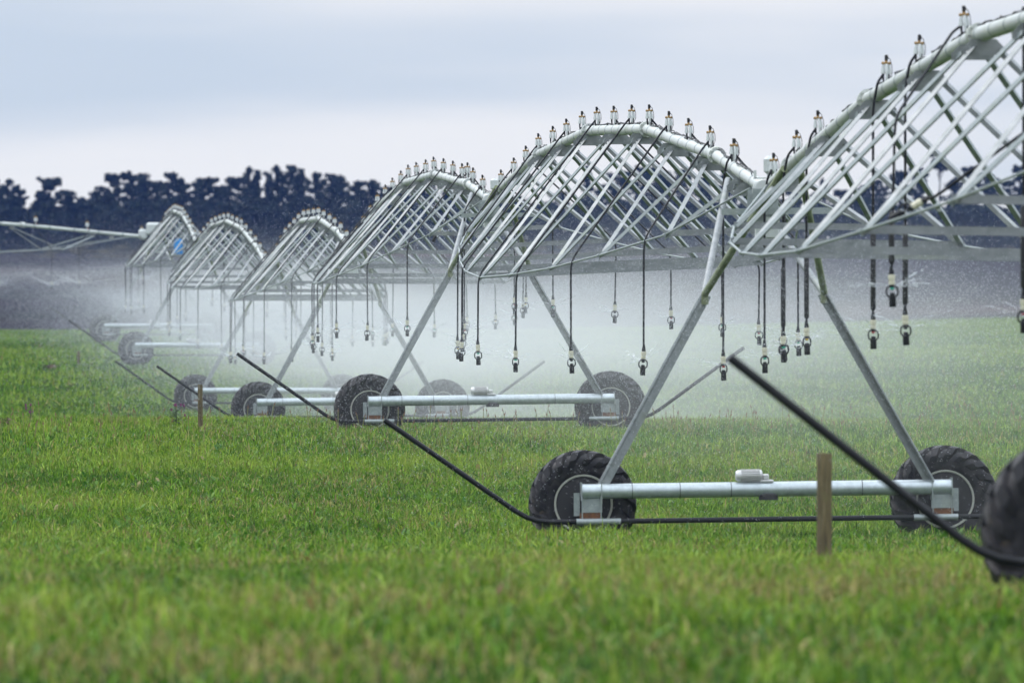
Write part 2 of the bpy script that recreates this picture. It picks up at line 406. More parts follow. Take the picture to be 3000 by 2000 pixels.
def tyre_mesh():
    m = MB(); Rt, hw = .585, .185
    prof = [(.325, -.13), (.34, -.155), (.40, -.185), (.47, -.192), (.53, -.180), (.565, -.150), (.583, -.09), (.588, 0),
            (.583, .09), (.565, .150), (.53, .180), (.47, .192), (.40, .185), (.34, .155), (.325, .13), (.36, .10), (.36, -.10)]
    m.lathe(prof, 60, 'Y', (0, 0, 0), 0, closed=True)
    K = 19
    for side in (-1, 1):
        for k in range(K):
            th0 = 2 * math.pi * (k + (.5 if side > 0 else 0)) / K
            secs = [(.0, .582, .050), (.10, .578, .052), (.160, .553, .060), (.196, .500, .052), (.200, .455, .012)]
            vs = []
            for i, (yy, rr, hh) in enumerate(secs):
                th = th0 + side * .0 + i * .085
                half = .058 if i < 3 else .054
                for dth, lift in ((-half / .6, -.015), (-half / .6 * .8, hh), (half / .6 * .8, hh), (half / .6, -.015)):
                    r2 = rr + lift * (1 if i < 3 else .55)
                    y2 = side * (yy + (0 if i < 2 else lift * (.25 if i == 2 else .6)))
                    a = th + dth
                    vs.append((r2 * math.cos(a), y2, r2 * math.sin(a)))
            fs = [(i * 4 + j, i * 4 + j + 1, i * 4 + j + 5, i * 4 + j + 4) for i in range(4) for j in range(3)] + [(0, 1, 2, 3), (19, 18, 17, 16)]
            if side < 0: fs = [tuple(reversed(f)) for f in fs]
            m.add(vs, fs)
    return m.mesh('tyre', M['rubber'])

def rim_mesh():
    m = MB()
    m.lathe([(.335, -.150), (.345, -.158), (.340, -.166), (.325, -.160), (.318, -.13)], 48, 'Y', (0, 0, 0), 1, closed=True)
    m.lathe([(.335, .150), (.345, .158), (.340, .166), (.325, .160), (.318, .13)], 48, 'Y', (0, 0, 0), 1, closed=True)
    m.lathe([(.320, -.14), (.305, -.08), (.300, .0), (.305, .08), (.320, .14)], 48, 'Y', (0, 0, 0), 2)
    m.lathe([(.300, .01), (.285, .0), (.262, -.015), (.25, -.055), (.19, -.075), (.11, -.075), (.10, -.05), (.02, -.05)], 48, 'Y', (0, 0, 0), 0)
    for k in range(8):
        a = 2 * math.pi * k / 8
        m.lathe([(.014, -.075), (.014, -.10), (.008, -.105)], 8, 'Y', (.15 * math.cos(a), 0, .15 * math.sin(a)), 1)
    return m.mesh('rim', [M['rim'], M['rimedge'], M['cable']])

def lettering_mesh(a0, a1):
    """a curved line of raised lime lettering: separate strokes along the inside of the rim"""
    m = MB(); n = 9
    for k in range(n):
        for (da, rr, hh, tilt) in ((-.012, .287, .040, .15), (.012, .287, .040, -.15), (0, .275 if k % 2 else .300, .010, 1.5)):
            a = a0 + (a1 - a0) * (k + .5) / n + da
            c = Vector((rr * math.cos(a), -.016 - .001 * k, rr * math.sin(a)))
            R = Matrix.Rotation(-(a - math.pi / 2) + tilt, 3, 'Y')
            m.box(c, (.008, .004, hh), R)
    return m.mesh('lettering', M['decal'], False)

def make_tower():
    t = empty('drive_tower', (0, 0, 0))
    HUB = .625; BZ = HUB + .15; BR = .088; L2 = 2.17
    b = MB(); b.lathe([(BR, -L2), (BR, L2)], 28, 'X', (0, 0, BZ))
    for x in (-1.58, -1.02, -.42, 1.12): ring(b, (x, 0, BZ), BR + .002, .004, 'X', 28, 1)
    b.build('beam', [M['beam'], M['cable']], t)
    tym, rim, let1, let2, let3 = tyre_mesh(), rim_mesh(), lettering_mesh(2.0, 2.75), lettering_mesh(4.3, 4.9), lettering_mesh(.35, .85)
    for s in (-1, 1):
        w = empty('wheel', (s * 2.13, .40, HUB)); w.parent = t
        w.rotation_euler = (0, .4 if s > 0 else 0.1, 0)
        link('tyre', tym, w); link('rim', rim, w)
        for l in (let1, let2, let3): link('lettering', l, w)
        g = MB()                                     # wheel gearbox and the plates that carry it
        g.lathe([(.125, .14), (.125, .24), (.10, .27), (.06, .29), (.06, .34)], 18, 'Y', (s * 2.13, 0, HUB))
        g.box((s * 2.13, .10, HUB - .02), (.26, .10, .24), mi=0, bev=.02)
        gb = g.build('gearbox', M['cable'], t)
        p = MB()
        p.box((s * (L2 + .004), 0, BZ), (.010, .215, .215))
        p.box((s * 1.94, 0, BZ - .03), (.008, .20, .24))
        p.box((s * 2.05, -.03, BZ - .165), (.235, .008, .16))
        p.box((s * 2.225, .02, BZ - .15), (.07, .008, .27))
        for q in (-.08, 0, .10): p.lathe([(.012, -.05), (.012, -.036)], 8, 'Y', (s * 2.05 + q, 0, BZ - .235))
        p.build('bracket', M['galv'], t)
        r = MB(); r.box((s * 2.07, -.022, BZ - .29), (.25, .02, .085)); r.build('rusty_plate', M['rust'], t)
        # main leg: straight from the beam to the split, then two upper braces that spread along the pipe
        foot = Vector((s * 1.95, 0, BZ + .06)); top = Vector((s * .07, 0, PIPE_H - .08))
        sp = foot.lerp(top, .665)
        lg = MB(); lg.angle(foot, sp, .105, (-s * .9, -.1, .35), .010, .085)
        lg.tube([foot + Vector((s * .012, .035, 0)), sp + Vector((s * .012, .035, 0))], .030, 8)
        for f in (.12, .31, .97):
            c = foot.lerp(sp, f); lg.lathe([(.018, -.03), (.018, -.012)], 8, 'Y', c)
        lg.build('leg', M['leg'], t)
        for e in (-1, 1):
            br = MB(); en = Vector((s * .09, e * 3.4, PIPE_H - .02 + .20))
            br.tube([sp + Vector((0, e * .03, -.12)), sp + Vector((0, e * .05, 0)), en], .042, 10)
            br.build('brace', M['algae'] if e < 0 else M['strut'], t)
    # gear motor on the beam
    g = MB(); mx = -.45
    g.lathe([(.02, -.165), (.052, -.160), (.066, -.135), (.068, -.10), (.060, -.098), (.060, .115), (.068, .117), (.068, .14), (.045, .152), (.03, .155)], 30, 'X', (mx + .25, .0, BZ + BR + .072))
    for k in range(18):
        a = 2 * math.pi * k / 18
        g.box((mx + .26, .066 * math.cos(a) , BZ + BR + .072 + .066 * math.sin(a)), (.21, .006, .020), Matrix.Rotation(a + math.pi / 2, 3, 'X'))
    g.box((mx + .44, 0, BZ + BR + .055), (.075, .10, .07), bev=.012)
    g.box((mx + .45, 0, BZ + BR + .008), (.16, .12, .03), bev=.01)
    g.build('gear_motor', M['motor'], t)
    g = MB(); g.lathe([(.115, -.03), (.115, 0.03), (.09, .045)], 18, 'Z', (mx + .47, 0, BZ - BR - .008)); g.build('gear_housing', M['cable'], t)
    # black poly guard pipe, bent up at both ends, hung from the beam on two brackets
    z0 = .425; pts = []
    for s in (-1, 1):
        a = [Vector((s * 4.47, -.07, z0 + 1.215)), Vector((s * 2.95, -.07, z0 + .135)), Vector((s * 2.82, -.07, z0 + .06)), Vector((s * 2.70, -.07, z0 + .018)), Vector((s * 2.55, -.07, z0))]
        pts += a if s < 0 else a[::-1]
    gd = MB(); gd.tube(pts, .031, 12); gd.build('guard_pipe', M['black'], t)
    for s in (-1, 1):
        hb = MB()
        for x in (2.17, 1.95):
            hb.box((s * x, -.07, (z0 + BZ) / 2 - .04), (.012, .012, BZ - z0 - .04)); hb.box((s * x, -.035, BZ - .095), (.02, .09, .008))
        hb.tube([(s * 2.24, -.07, z0 - .002), (s * 1.72, -.07, z0 - .002)], .038, 12)
        hb.build('pipe_hanger', M['galv'], t)
    # head of the tower: cross bars, gusset, flexible joint and control boxes
    h = MB()
    h.box((.16, 0, PIPE_H - .25), (1.3, .05, .075)); h.box((0, .08, PIPE_H - .22), (.36, .012, .30)); h.box((0, -.30, PIPE_H - .10), (.30, .012, .22)); h.box((0, .30, PIPE_H - .10), (.30, .012, .22))
    h.build('head_plate', M['galv'], t)
    h = MB(); h.lathe([(.112, -.17), (.112, -.14), (.086, -.13), (.086, .13), (.112, .14), (.112, .17)], 24, 'Y', (0, 0, PIPE_H)); h.box((.0, 0, PIPE_H + .14), (.22, .05, .02), bev=.005); h.box((.09, 0, PIPE_H + .18), (.03, .05, .10)); h.box((-.09, 0, PIPE_H + .18), (.03, .05, .10)); h.build('pipe_joint', M['pipe'], t)
    h = MB(); h.box((.14, .55, PIPE_H + .30), (.15, .10, .22), bev=.04); h.tube([(.11, .55, PIPE_H + .06), (.12, .55, PIPE_H + .24)], .014, 8); h.build('control_box', M['white'], t)
    h = MB(); h.box((.06, .16, PIPE_H - .44), (.28, .16, .26), bev=.02); h.box((.06, .06, PIPE_H - .34), (.05, .10, .05)); h.build('switch_box', M['white'], t)
    return t

tower = make_tower()
TLAB = ['galvanised wheel tower cut off at the right edge, nearest the camera',
        'nearest complete wheel tower, its steel beam across the right of the picture',
        'wheel tower in the middle, standing on the crest of the rise with both tyres clear',
        'third complete wheel tower, its left tyre clear and right tyre pale in spray',
        'wheel tower with its left tyre directly behind the small wooden fence post',
        'distant wheel tower on the left with spray around its dark left tyre',
        'farthest wheel tower, its tyre at the top edge of the field on the left']
cm = child_map()
for i, t in enumerate(TOWERS):
    o = tower if i == 0 else copy_tree(tower, None, cm)
    o.location = t; o.rotation_euler = (0, .045 if i == 0 else -.012 if i < 4 else 0.0, RZ)
    tag(o, TLAB[i], 'wheel tower', 'wheel towers of the irrigator')
T0 = TOWERS[0]
tower.location = Vector(((3160 - 1500) / F * T0.y + 2.14, T0.y, T0.z + .01))   # only its near wheel and pipe show

# ------------------------------------------------------------------ drop sprinklers
def valve_meshes():
    v = MB()                                          # two white bells on a white riser
    v.tube([(.004, -.035, -.02), (.006, -.05, .07), (.003, -.045, .15), (0, -.02, .185)], .013, 10)
    for s in (-1, 1):
        v.lathe([(.006, .192), (.011, .185), (.017, .155), (.025, .105), (.027, .092), (.020, .092)], 14, 'Z', (s * .030, 0, 0))
    f = MB(); f.box((0, -.005, .200), (.075, .028, .018), bev=.004); f.lathe([(.012, .175), (.017, .19), (.014, .215), (.018, .218), (.013, .226)], 12)
    for s in (-1, 1): f.lathe([(.013, .186), (.016, .20), (.010, .214)], 10, 'Z', (s * .034, 0, 0))
    c = MB(); c.lathe([(.013, .222), (.017, .228), (.017, .280), (.012, .285)], 12); c.box((.012, 0, .255), (.02, .022, .026))
    for s in (-1, 1):
        c.tube([(s * .028, 0, .092), (s * .028, 0, .055), (s * .022, 0, .0)], [.012, .012, .008], 8)
    c.tube([(.012, -.01, .262), (.04, -.015, .235), (.058, -.018, .17), (.062, -.012, .10), (.045, 0, .05), (.035, 0, .0)], .0035, 6)
    return v.mesh('valve', M['white']), f.mesh('brass_fitting', M['brass']), c.mesh('solenoid', M['cable'])
VALVE = valve_meshes()

def head_meshes():
    """collar and sprinkler, origin where the hose ends; z runs down"""
    k = MB(); k.lathe([(.028, 0), (.032, -.004), (.032, -.045), (.026, -.05), (.026, -.06), (.030, -.064), (.029, -.09), (.02, -.095)], 16)
    cone = MB(); cone.lathe([(.013, .085), (.016, .07), (.025, .02), (.026, 0)], 14)
    s = MB(); s.lathe([(.022, -.095), (.034, -.10), (.034, -.112), (.02, -.118)], 16)
    for g in (-1, 1):
        s.tube([(g * .025, 0, -.106), (g * .048, 0, -.122), (g * .054, 0, -.155), (g * .050, 0, -.185), (g * .030, 0, -.205)], .0085, 8)
    s.lathe([(.010, -.165), (.024, -.172), (.026, -.195), (.032, -.20), (.033, -.29), (.030, -.298)], 16)
    n = MB(); n.lathe([(.018, -.118), (.021, -.122), (.021, -.134), (.008, -.14)], 12)
    return k.mesh('collar', M['cream']), cone.mesh('hose_end', M['hose']), s.mesh('sprinkler_head', M['hose']), n
COLLAR, CONE, HEAD, _n = head_meshes()
NOZ = [_n.mesh('nozzle', M[k]) for k in ('green_nozzle', 'yellow_nozzle', 'red', 'hose')]
HEADS = []                                            # where the water comes out

def smooth_path(pts, n=5):
    """rounded corners on a polyline"""
    out = [Vector(pts[0])]
    for i in range(1, len(pts) - 1):
        p, a, b = Vector(pts[i]), Vector(pts[i - 1]), Vector(pts[i + 1])
        r = min(.16, (a - p).length * .4, (b - p).length * .4)
        s, e = p + (a - p).normalized() * r, p + (b - p).normalized() * r
        for k in range(n):
            t = k / (n - 1); out.append((1 - t) ** 2 * s + 2 * t * (1 - t) * p + t * t * e)
    out.append(Vector(pts[-1])); return out

ndrop = 0
def add_drop(valve, path, label, group, rz, weight=0.0, tilt=None, side=0, red=False, spray=1.0):
    """valve on the pipe + hose along `path` (world points) + sprinkler at its end"""
    global ndrop; ndrop += 1
    t = empty('drop_sprinkler', valve); tag(t, label, 'drop sprinkler', group)
    rv = rz + random.uniform(-.15, .15)
    v = link('valve', VALVE[0], t); v.rotation_euler = (0, random.uniform(-.04, .04), rv)
    v.scale = (1.5, 1.5, 1.5) if red else (1, 1, 1)
    link('brass_fitting', VALVE[1], v); link('solenoid', VALVE[2], v)
    if red:
        r = MB(); r.lathe([(.018, -.01), (.02, .0), (.02, .05), (.016, .06)], 10, 'Z', (.03, 0, 0)); r.build('elbow', M['red'], t)
    end = Vector(path[-1])
    hp = smooth_path([Vector(p) - valve for p in path])
    h = MB(); h.tube(hp, .0135, 8); hz = h.build('hose', M['hose'], t)
    if weight:
        w = MB(); e = end - valve; w.lathe([(.016, .10), (.027, .115), (.028, weight), (.018, weight + .03)], 14, 'Z', e); w.build('hose_weight', M['cable'], t)
    R = (random.uniform(-.05, .05), random.uniform(-.05, .05), random.uniform(-.7, .7)) if tilt is None else tilt
    e = link('hose_end', CONE, t, end - valve); e.rotation_euler = R
    k = link('collar', COLLAR, t, end - valve); k.rotation_euler = R
    s = link('sprinkler_head', HEAD, t, end - valve); s.rotation_euler = R
    link('nozzle', NOZ[random.choice((0, 1, 2, 3, 3))], s)
    if spray: HEADS.append((end.x, end.y, end.z - .13, spray))
    return t

# ------------------------------------------------------------------ spans
WPROF = [0, .82, 1.27, 1.57, 1.80, 1.89, 1.79, 1.55, 1.25, .80, 0]
DPROF = [0, .86, 1.39, 1.77, 2.00, 2.10, 2.00, 1.77, 1.39, .86, 0]
ORD = ['first', 'second', 'third', 'fourth', 'fifth', 'sixth', 'seventh', 'eighth', 'ninth', 'tenth']

def make_span(A, B, camber, label, roll=0.0, wscale=1.0, u0=.012, u1=.988, umax=1.0):
    """A, B = pipe centres at the two towers"""
    A, B = Vector(A), Vector(B); ax = (B - A); L = ax.length; ax.normalize()
    right = Vector((ax.y, -ax.x, 0)).normalized()
    if right.x < 0 and abs(ax.y) > .5: right = -right
    def P(u): return A.lerp(B, u) + Vector((0, 0, camber * 4 * u * (1 - u)))
    def pc(u):                                        # the pipe runs straight between its flanges
        fl = [0, .13, .34, .55, .76, .94, 1.0]
        for a, b in zip(fl, fl[1:]):
            if a <= u <= b: return P(a).lerp(P(b), (u - a) / (b - a))
        return P(u)
    t = empty('irrigation_span', A); tag(t, label, 'irrigation span', 'spans of the irrigator')
    def loc(p): return Vector(p) - A
    fl = [u0, .13, .34, .55, .76, .94, u1]
    m = MB(); pts = [loc(pc(u)) for u in fl]
    m.tube(pts, .074, 28)
    # collars, seams and sprinkler outlets along the pipe
    for u in np.arange(.03, .98, .0245):
        p0, p1 = loc(pc(u - .0009)), loc(pc(u + .0009)); m.tube([p0, p1], .0762, 28, 1)
    for u in fl[1:-1]:
        p = loc(pc(u)); q0, q1 = loc(pc(u - .0016)), loc(pc(u + .0016)); m.tube([q0, q1], .112, 28)
        for k in range(8):
            a = 2 * math.pi * k / 8; off = right * math.cos(a) * .096 + Vector((0, 0, math.sin(a) * .096))
            m.tube([loc(pc(u - .0028)) + off, loc(pc(u + .0028)) + off], .011, 6)
    m.build('pipe', [M['pipe'], M['galv']], t)
    nodes = []
    for i in range(11):
        u = i / 10; c = P(u) if 0 < i < 10 else pc(u0 + .01 if i == 0 else u1 - .01)
        w = WPROF[i] * wscale; dpt = DPROF[i] * wscale
        cr, sr = math.cos(roll), math.sin(roll)
        def off(x, z): return right * (x * cr - z * sr) + Vector((0, 0, x * sr + z * cr))
        if i in (0, 10): nodes.append((c + off(-.10, -.05), c + off(.10, -.05), c))
        else: nodes.append((c + off(-w, -dpt), c + off(w, -dpt), c))
    for s in (0, 1):
        r = MB(); r.tube([loc(n[s]) for n in nodes], .0135, 8)
        for n in nodes[1:-1]:
            q = loc(n[s]); r.tube([q - ax * .09, q + ax * .09], .022, 8)
        r.build('truss_rod', M['galv'], t)
    for i in range(1, 10):
        n = nodes[i]; b = MB(); b.angle(loc(n[0]) + Vector((0, 0, -.02)), loc(n[1]) + Vector((0, 0, -.02)), .065, (0, 0, 1), .006, .075); b.build('cross_bar', M['strut'], t)
    for i in range(10):                               # a gusset plate under the pipe between two nodes, four struts from it
        u = i / 10 + .05; c = pc(u); dn = Vector((0, 0, -1))
        for du in (-.0095, .0095):
            g = MB(); q = loc(pc(u + du)); fa = ax * (-.004 if du < 0 else .004)
            prof = [(-.115, -.055), (.115, -.055), (.205, -.150), (.195, -.205), (-.195, -.205), (-.205, -.150)]
            vs = [q + right * x + Vector((0, 0, z)) for x, z in prof]
            g.add([p - fa for p in vs] + [p + fa for p in vs], [(5, 4, 3, 2, 1, 0), (6, 7, 8, 9, 10, 11)] + [(k, (k + 1) % 6, 6 + (k + 1) % 6, 6 + k) for k in range(6)])
            g.build('gusset_plate', M['strut'], t, smooth=False)
        for k, du in ((i, -.009), (i + 1, .009)):
            if k in (0, 10): continue
            for s, sg in ((0, -1), (1, 1)):
                top = loc(pc(u + du)) + dn * .115 + right * sg * .115
                bot = loc(nodes[k][s])
                st = MB(); st.angle(top, bot, .058, right * -sg if du > 0 else Vector((0, 0, -1)), .006, .050)
                d_ = (bot - top).normalized()
                for f in (.06, .12):
                    st.lathe([(.012, -.022), (.012, .022)], 6, 'Y', top + d_ * f)
                st.build('strut', M['strut'] if du < 0 else M['galv'], t)
    # bundle of control cable lying along the top of the pipe, with slack loops at the valves
    rr = random.Random(int(A.y * 10)); hp = []
    us = np.linspace(.03, .97, 170)
    for u in us:
        hp.append(loc(pc(u)) + Vector((0, 0, .084 + .012 * math.sin(u * 310) + rr.uniform(-.004, .008))) + right * (.025 * math.sin(u * 170) + rr.uniform(-.02, .02)))
    h = MB(); h.tube(hp, .009, 5)
    h.tube([p + right * (.028 + .02 * math.sin(k * 1.7)) + Vector((0, 0, .010 * math.sin(k * 2.3))) for k, p in enumerate(hp)], .007, 5)
    h.build('cable', M['cable'], t)
    return t, pc, nodes, right, ax, L

PIPES = [t + Vector((0, 0, PIPE_H)) for t in TOWERS]
SPAN_LAB = ['nearest irrigation span, its truss filling the right edge of the picture',
            'big arched irrigation span between the two nearest complete wheel towers',
            'third irrigation span from the camera, left of the big arch',
            'fourth irrigation span, its arch in front of the dark trees',
            'fifth irrigation span, the slender arch second from the left',
            'farthest lengthwise irrigation span, the leftmost small arch with a blue drum inside']
SPAN_WORD = ['nearest span at right', 'big middle arch', 'arch beside the big middle one', 'third arch from the left', 'second small arch from the left', 'leftmost small arch']
ROLL = [-.015, .045, .0, .0, .0, .0]
CAMB = [.84, 1.0, 1.0, 1.08, 1.1, 1.15]
SPANS = []
for i in range(6):
    A, B = PIPES[i].copy(), PIPES[i + 1].copy()
    if i == 0: A.z += .0
    SPANS.append(make_span(A, B, CAMB[i], SPAN_LAB[i], ROLL[i]))

def node_at(nodes, s, u):
    k = min(9, int(u * 10)); return nodes[k][s].lerp(nodes[k + 1][s], u * 10 - k)

def fall(u_top, i, s, n, spot, bottom_h):
    """standard drop: from the valve down beside the truss to the chord rod, then hanging"""
    t, pc, nodes, right, ax, L = SPANS[i]
    top = pc(u_top) + Vector((0, 0, .066)); sg = -1 if s == 0 else 1
    uc = u_top - (.02 if s == 0 else .035); uc = min(max(uc, .03), .97)
    c = node_at(nodes, s, uc) + right * sg * .03
    g = gz(c.x, c.y); zb = g + bottom_h + .29
    zb = min(zb, c.z - .35)
    end = Vector((c.x + random.uniform(-.02, .02), c.y + random.uniform(-.05, .05), zb))
    p0 = top + right * sg * .026 + Vector((0, 0, .085)); p1 = top + right * sg * .105 + Vector((0, 0, -.01))
    lab = '%s %s-side drop from the near end of the %s' % (ORD[n], 'left' if s == 0 else 'right', SPAN_WORD[i])
    add_drop(top, [p0, p1, c + Vector((0, 0, .02)), end + Vector((0, 0, .05)), end], lab, 'drop sprinklers hanging from the spans', RZ)

# big middle arch and the farther ones: sixteen valves each, hoses falling left and right in turn
for i in range(1, 6):
    us = [.085 + .0618 * k for k in range(15)] if i == 1 else [.05 + .0600 * k for k in range(16)]
    cnt = [0, 0]
    for k, u in enumerate(us):
        s = (k + 1) % 2 if i == 1 else k % 2
        h = (1.58 if s == 0 else 2.02) + random.uniform(-.10, .12)
        if i == 1 and s == 0: h = [1.85, 1.80, 1.72, 1.66, 1.58, 1.52, 1.50, 1.5][cnt[0]]
        if i == 1 and s == 1: h = 2.05
        fall(u, i, s, cnt[s], None, h); cnt[s] += 1
# a drop hanging straight beside the second tower's joint, and the near span's weighted drops
t0, pc0, nodes0, right0, ax0, L0 = SPANS[0]
def near_u(y): return (y - PIPES[0].y) / (PIPES[1].y - PIPES[0].y)
def straight(d, zbot, weight, label, dx=0.0, pcf=pc0, u=None):
    u = near_u(d) if u is None else u
    top = pcf(u) + Vector((0, 0, .066))
    end = top + Vector((-.13 + dx, 0, 0)); end.z = zbot + .29
    add_drop(top, [top + Vector((-.026, 0, .085)), top + Vector((-.085 + dx * .6, 0, .0)), Vector((top.x - .13 + dx, top.y, top.z - .25)), end + Vector((0, 0, .05)), end], label,
             'drop sprinklers hanging from the spans', RZ, weight)
t1, pc1, nodes1, right1, ax1, L1 = SPANS[1]
straight(103.2, 1.53, 0, 'straight hose drop at the joint, its sprinkler beside the black guard pipe tip', 0, pc1, (103.2 - 99) / 50)
straight(98.2, 1.64, 0, 'unweighted hose drop at the near tower joint, lowest sprinkler of its cluster', .02)
straight(95.6, 1.77, .75, 'leftmost weighted hose drop of the nearest span, beside the tower joint', -.02)
straight(93.2, 1.86, .85, 'weighted hose drop just left of the slanting right tower leg')
straight(86.5, 1.93, .90, 'weighted hose drop right of the slanting tower leg, clear of other drops')
straight(83.6, 1.97, .85, 'weighted hose drop behind the raised sprinkler in the nearest span')
straight(74.4, 2.08, .80, 'hose drop with only its sprinkler showing at the right edge')
# the drop whose hose is caught on the struts and hangs higher than the rest
u = near_u(79.8); top = pc0(u) + Vector((0, 0, .066)); bend = PX(2622, 345, 78.6); end = PX(2612, 805, 78.4)
add_drop(top, [top + Vector((-.04, 0, .09)), top + Vector((-.12, -.1, .03)), bend, end + Vector((0, 0, .05)), end],
         'raised hose drop in the nearest span, its sprinkler larger and higher than its neighbours', 'drop sprinklers hanging from the spans', RZ, .55)
# two sprinklers thrown up over the truss rods
u = near_u(66.5); top = pc0(u) + Vector((0, 0, .066)); end = PX(2700, 590, 70.6)
add_drop(top, [top + Vector((-.05, 0, .09)), top + Vector((-.13, 0, .02)), PX(3040, 360, 69.5), PX(2737, 578, 70.5), end],
         'tangled sprinkler lying across the truss rod of the nearest span on a slanting weighted hose', 'sprinklers tangled in the trusses', RZ, 0, (0, 1.05, 0), spray=.25)
t2, pc2, nodes2, right2, ax2, L2_ = SPANS[2]
u = .18; top = pc2(u) + Vector((.12, 0, .075)); cp = node_at(nodes2, 0, .26); end = PX(1290, 668, cp.y)
add_drop(top, [top + Vector((.02, 0, .09)), top + Vector((-.10, 0, .0)), PX(1302, 655, cp.y), end],
         'tangled sprinkler spraying above the truss rod of the arch left of the big one', 'sprinklers tangled in the trusses', RZ, 0, (0, .5, 0), spray=.4)
for k, (d, lab) in enumerate(((96.9, 'valve'), (89.3, 'valve'), (80.0, 'valve'), (72.5, 'valve'))): pass

# the far arm, set across the line of the machine, running off the left edge
armA = PIPES[6] + Vector((-.25, -.1, .05)); armdir = Vector((-math.cos(math.radians(33)), -math.sin(math.radians(33)), 0))
armB = armA + armdir * 46 + Vector((0, 0, .25))
ARM = make_span(armA, armB, .95, 'far side arm running off the left edge, its pipe seen side on with crossed struts', 0, 1.0)
SPANS.append(ARM)
tA, pcA, nodesA, rightA, axA, LA = ARM
for k, (xv, xd, zy) in enumerate(((415, 418, 830), (255, 232, 842), (106, 152, 846), (-50, -20, 850), (-200, -190, 852), (-350, -330, 855))):
    u = min(np.linspace(.005, .6, 1500), key=lambda q: abs(pcA(q).x / pcA(q).y * F + 1500 - xv))
    top = pcA(u) + Vector((0, 0, .066)); sgn = -1 if k % 2 else 1
    c = node_at(nodesA, 0 if k % 2 else 1, max(.02, u)); d = c.y
    cp = Vector(((xd - 1500) / F * d, d, c.z)); end = PX(xd, zy - 20, d); end.z = max(end.z, gz(end.x, end.y) + 1.2)
    add_drop(top, [top + Vector((-.05 * sgn, 0, .09)), top + Vector((-.1 * sgn, -.1, 0)), cp, end + Vector((0, 0, .05)), end],
             ['hose drop of the far side arm nearest the small white joint boxes', 'second hose drop of the far side arm, right of the crossed struts',
              'hose drop of the far side arm hanging under the crossed struts', 'hose drop of the far side arm just past the picture edge',
              'hose drop farther along the side arm', 'outermost modelled hose drop of the side arm'][k],
             'drop sprinklers of the far side arm', 0, 0, None, 0, True, 1.9)
jb = MB(); jb.box((.10, -.25, .34), (.62, .34, .52), bev=.08); jb.box((-.35, -.25, .12), (.34, .3, .42), bev=.07); jb.build('joint_box', M['white'], ARM[0])
# blue drum standing at the last tower, seen through the last arch
T6 = TOWERS[6]
p = PX(523, 745, 333); b = MB()
b.lathe([(.10, .0), (.165, .012), (.172, .03), (.172, .19), (.180, .20), (.172, .21), (.172, .38), (.180, .39), (.172, .40), (.172, .55), (.165, .575), (.15, .58), (.15, .595), (.04, .60), (.04, .62)], 24)
dr = b.build('blue_drum', M['blue'], None, p); tag(dr, 'small bright blue drum carried inside the farthest arch', 'drum')
sh_ = MB(); sh_.box((0, 0, -.02), (.5, .4, .03)); 
for s in (-1, 1): sh_.tube([(s * .22, 0, -.02), (s * .25, .0, 1.2)], .015, 6)
so = sh_.build('drum_shelf', M['galv'], None, p); tag(so, 'little galvanised hanging shelf under the blue drum', 'shelf')

# ------------------------------------------------------------------ fence posts and thistles
def post(x, ybase, d, ytop, w, label, lean):
    base = PX(x, ybase, d); g = gz(base.x, d); top = PX(x, ytop, d); h = top.z - g + .25; r = w / 2
    m = MB(); n = 18; rr = random.Random(int(d)); prof = [1 + rr.uniform(-.06, .06) for _ in range(n)]
    vs = []; zs = [0, h * .3, h * .6, h * .9, h - .012, h]
    for k, z in enumerate(zs):
        for j in range(n):
            a = 2 * math.pi * j / n; q = r * prof[j] * (1 + .04 * math.sin(z * 9 + j)) * (.93 if k == 5 else 1)
            vs.append((q * math.cos(a), q * math.sin(a), z))
    fs = [(i * n + j, i * n + (j + 1) % n, (i + 1) * n + (j + 1) % n, (i + 1) * n + j) for i in range(5) for j in range(n)] + [tuple(range(5 * n, 6 * n)), tuple(range(n - 1, -1, -1))]
    m.add(vs, fs); o = m.build('fence_post', M['wood'], None, (base.x, d, g - .25)); o.rotation_euler = (0, lean, 0)
    tag(o, label, 'fence post', 'wooden fence posts in the pasture')
post(2415, 1640, 72, 1327, .128, 'big weathered wooden fence post standing in front of the nearest complete tower beam', .004)
post(588, 1228, 149.5, 1126, .092, 'small brown wooden fence post before the misty tyre at left', -.01)
post(230, 1046, 296, 1028, .11, 'tiny brown post stub far off in the pasture at left', 0)

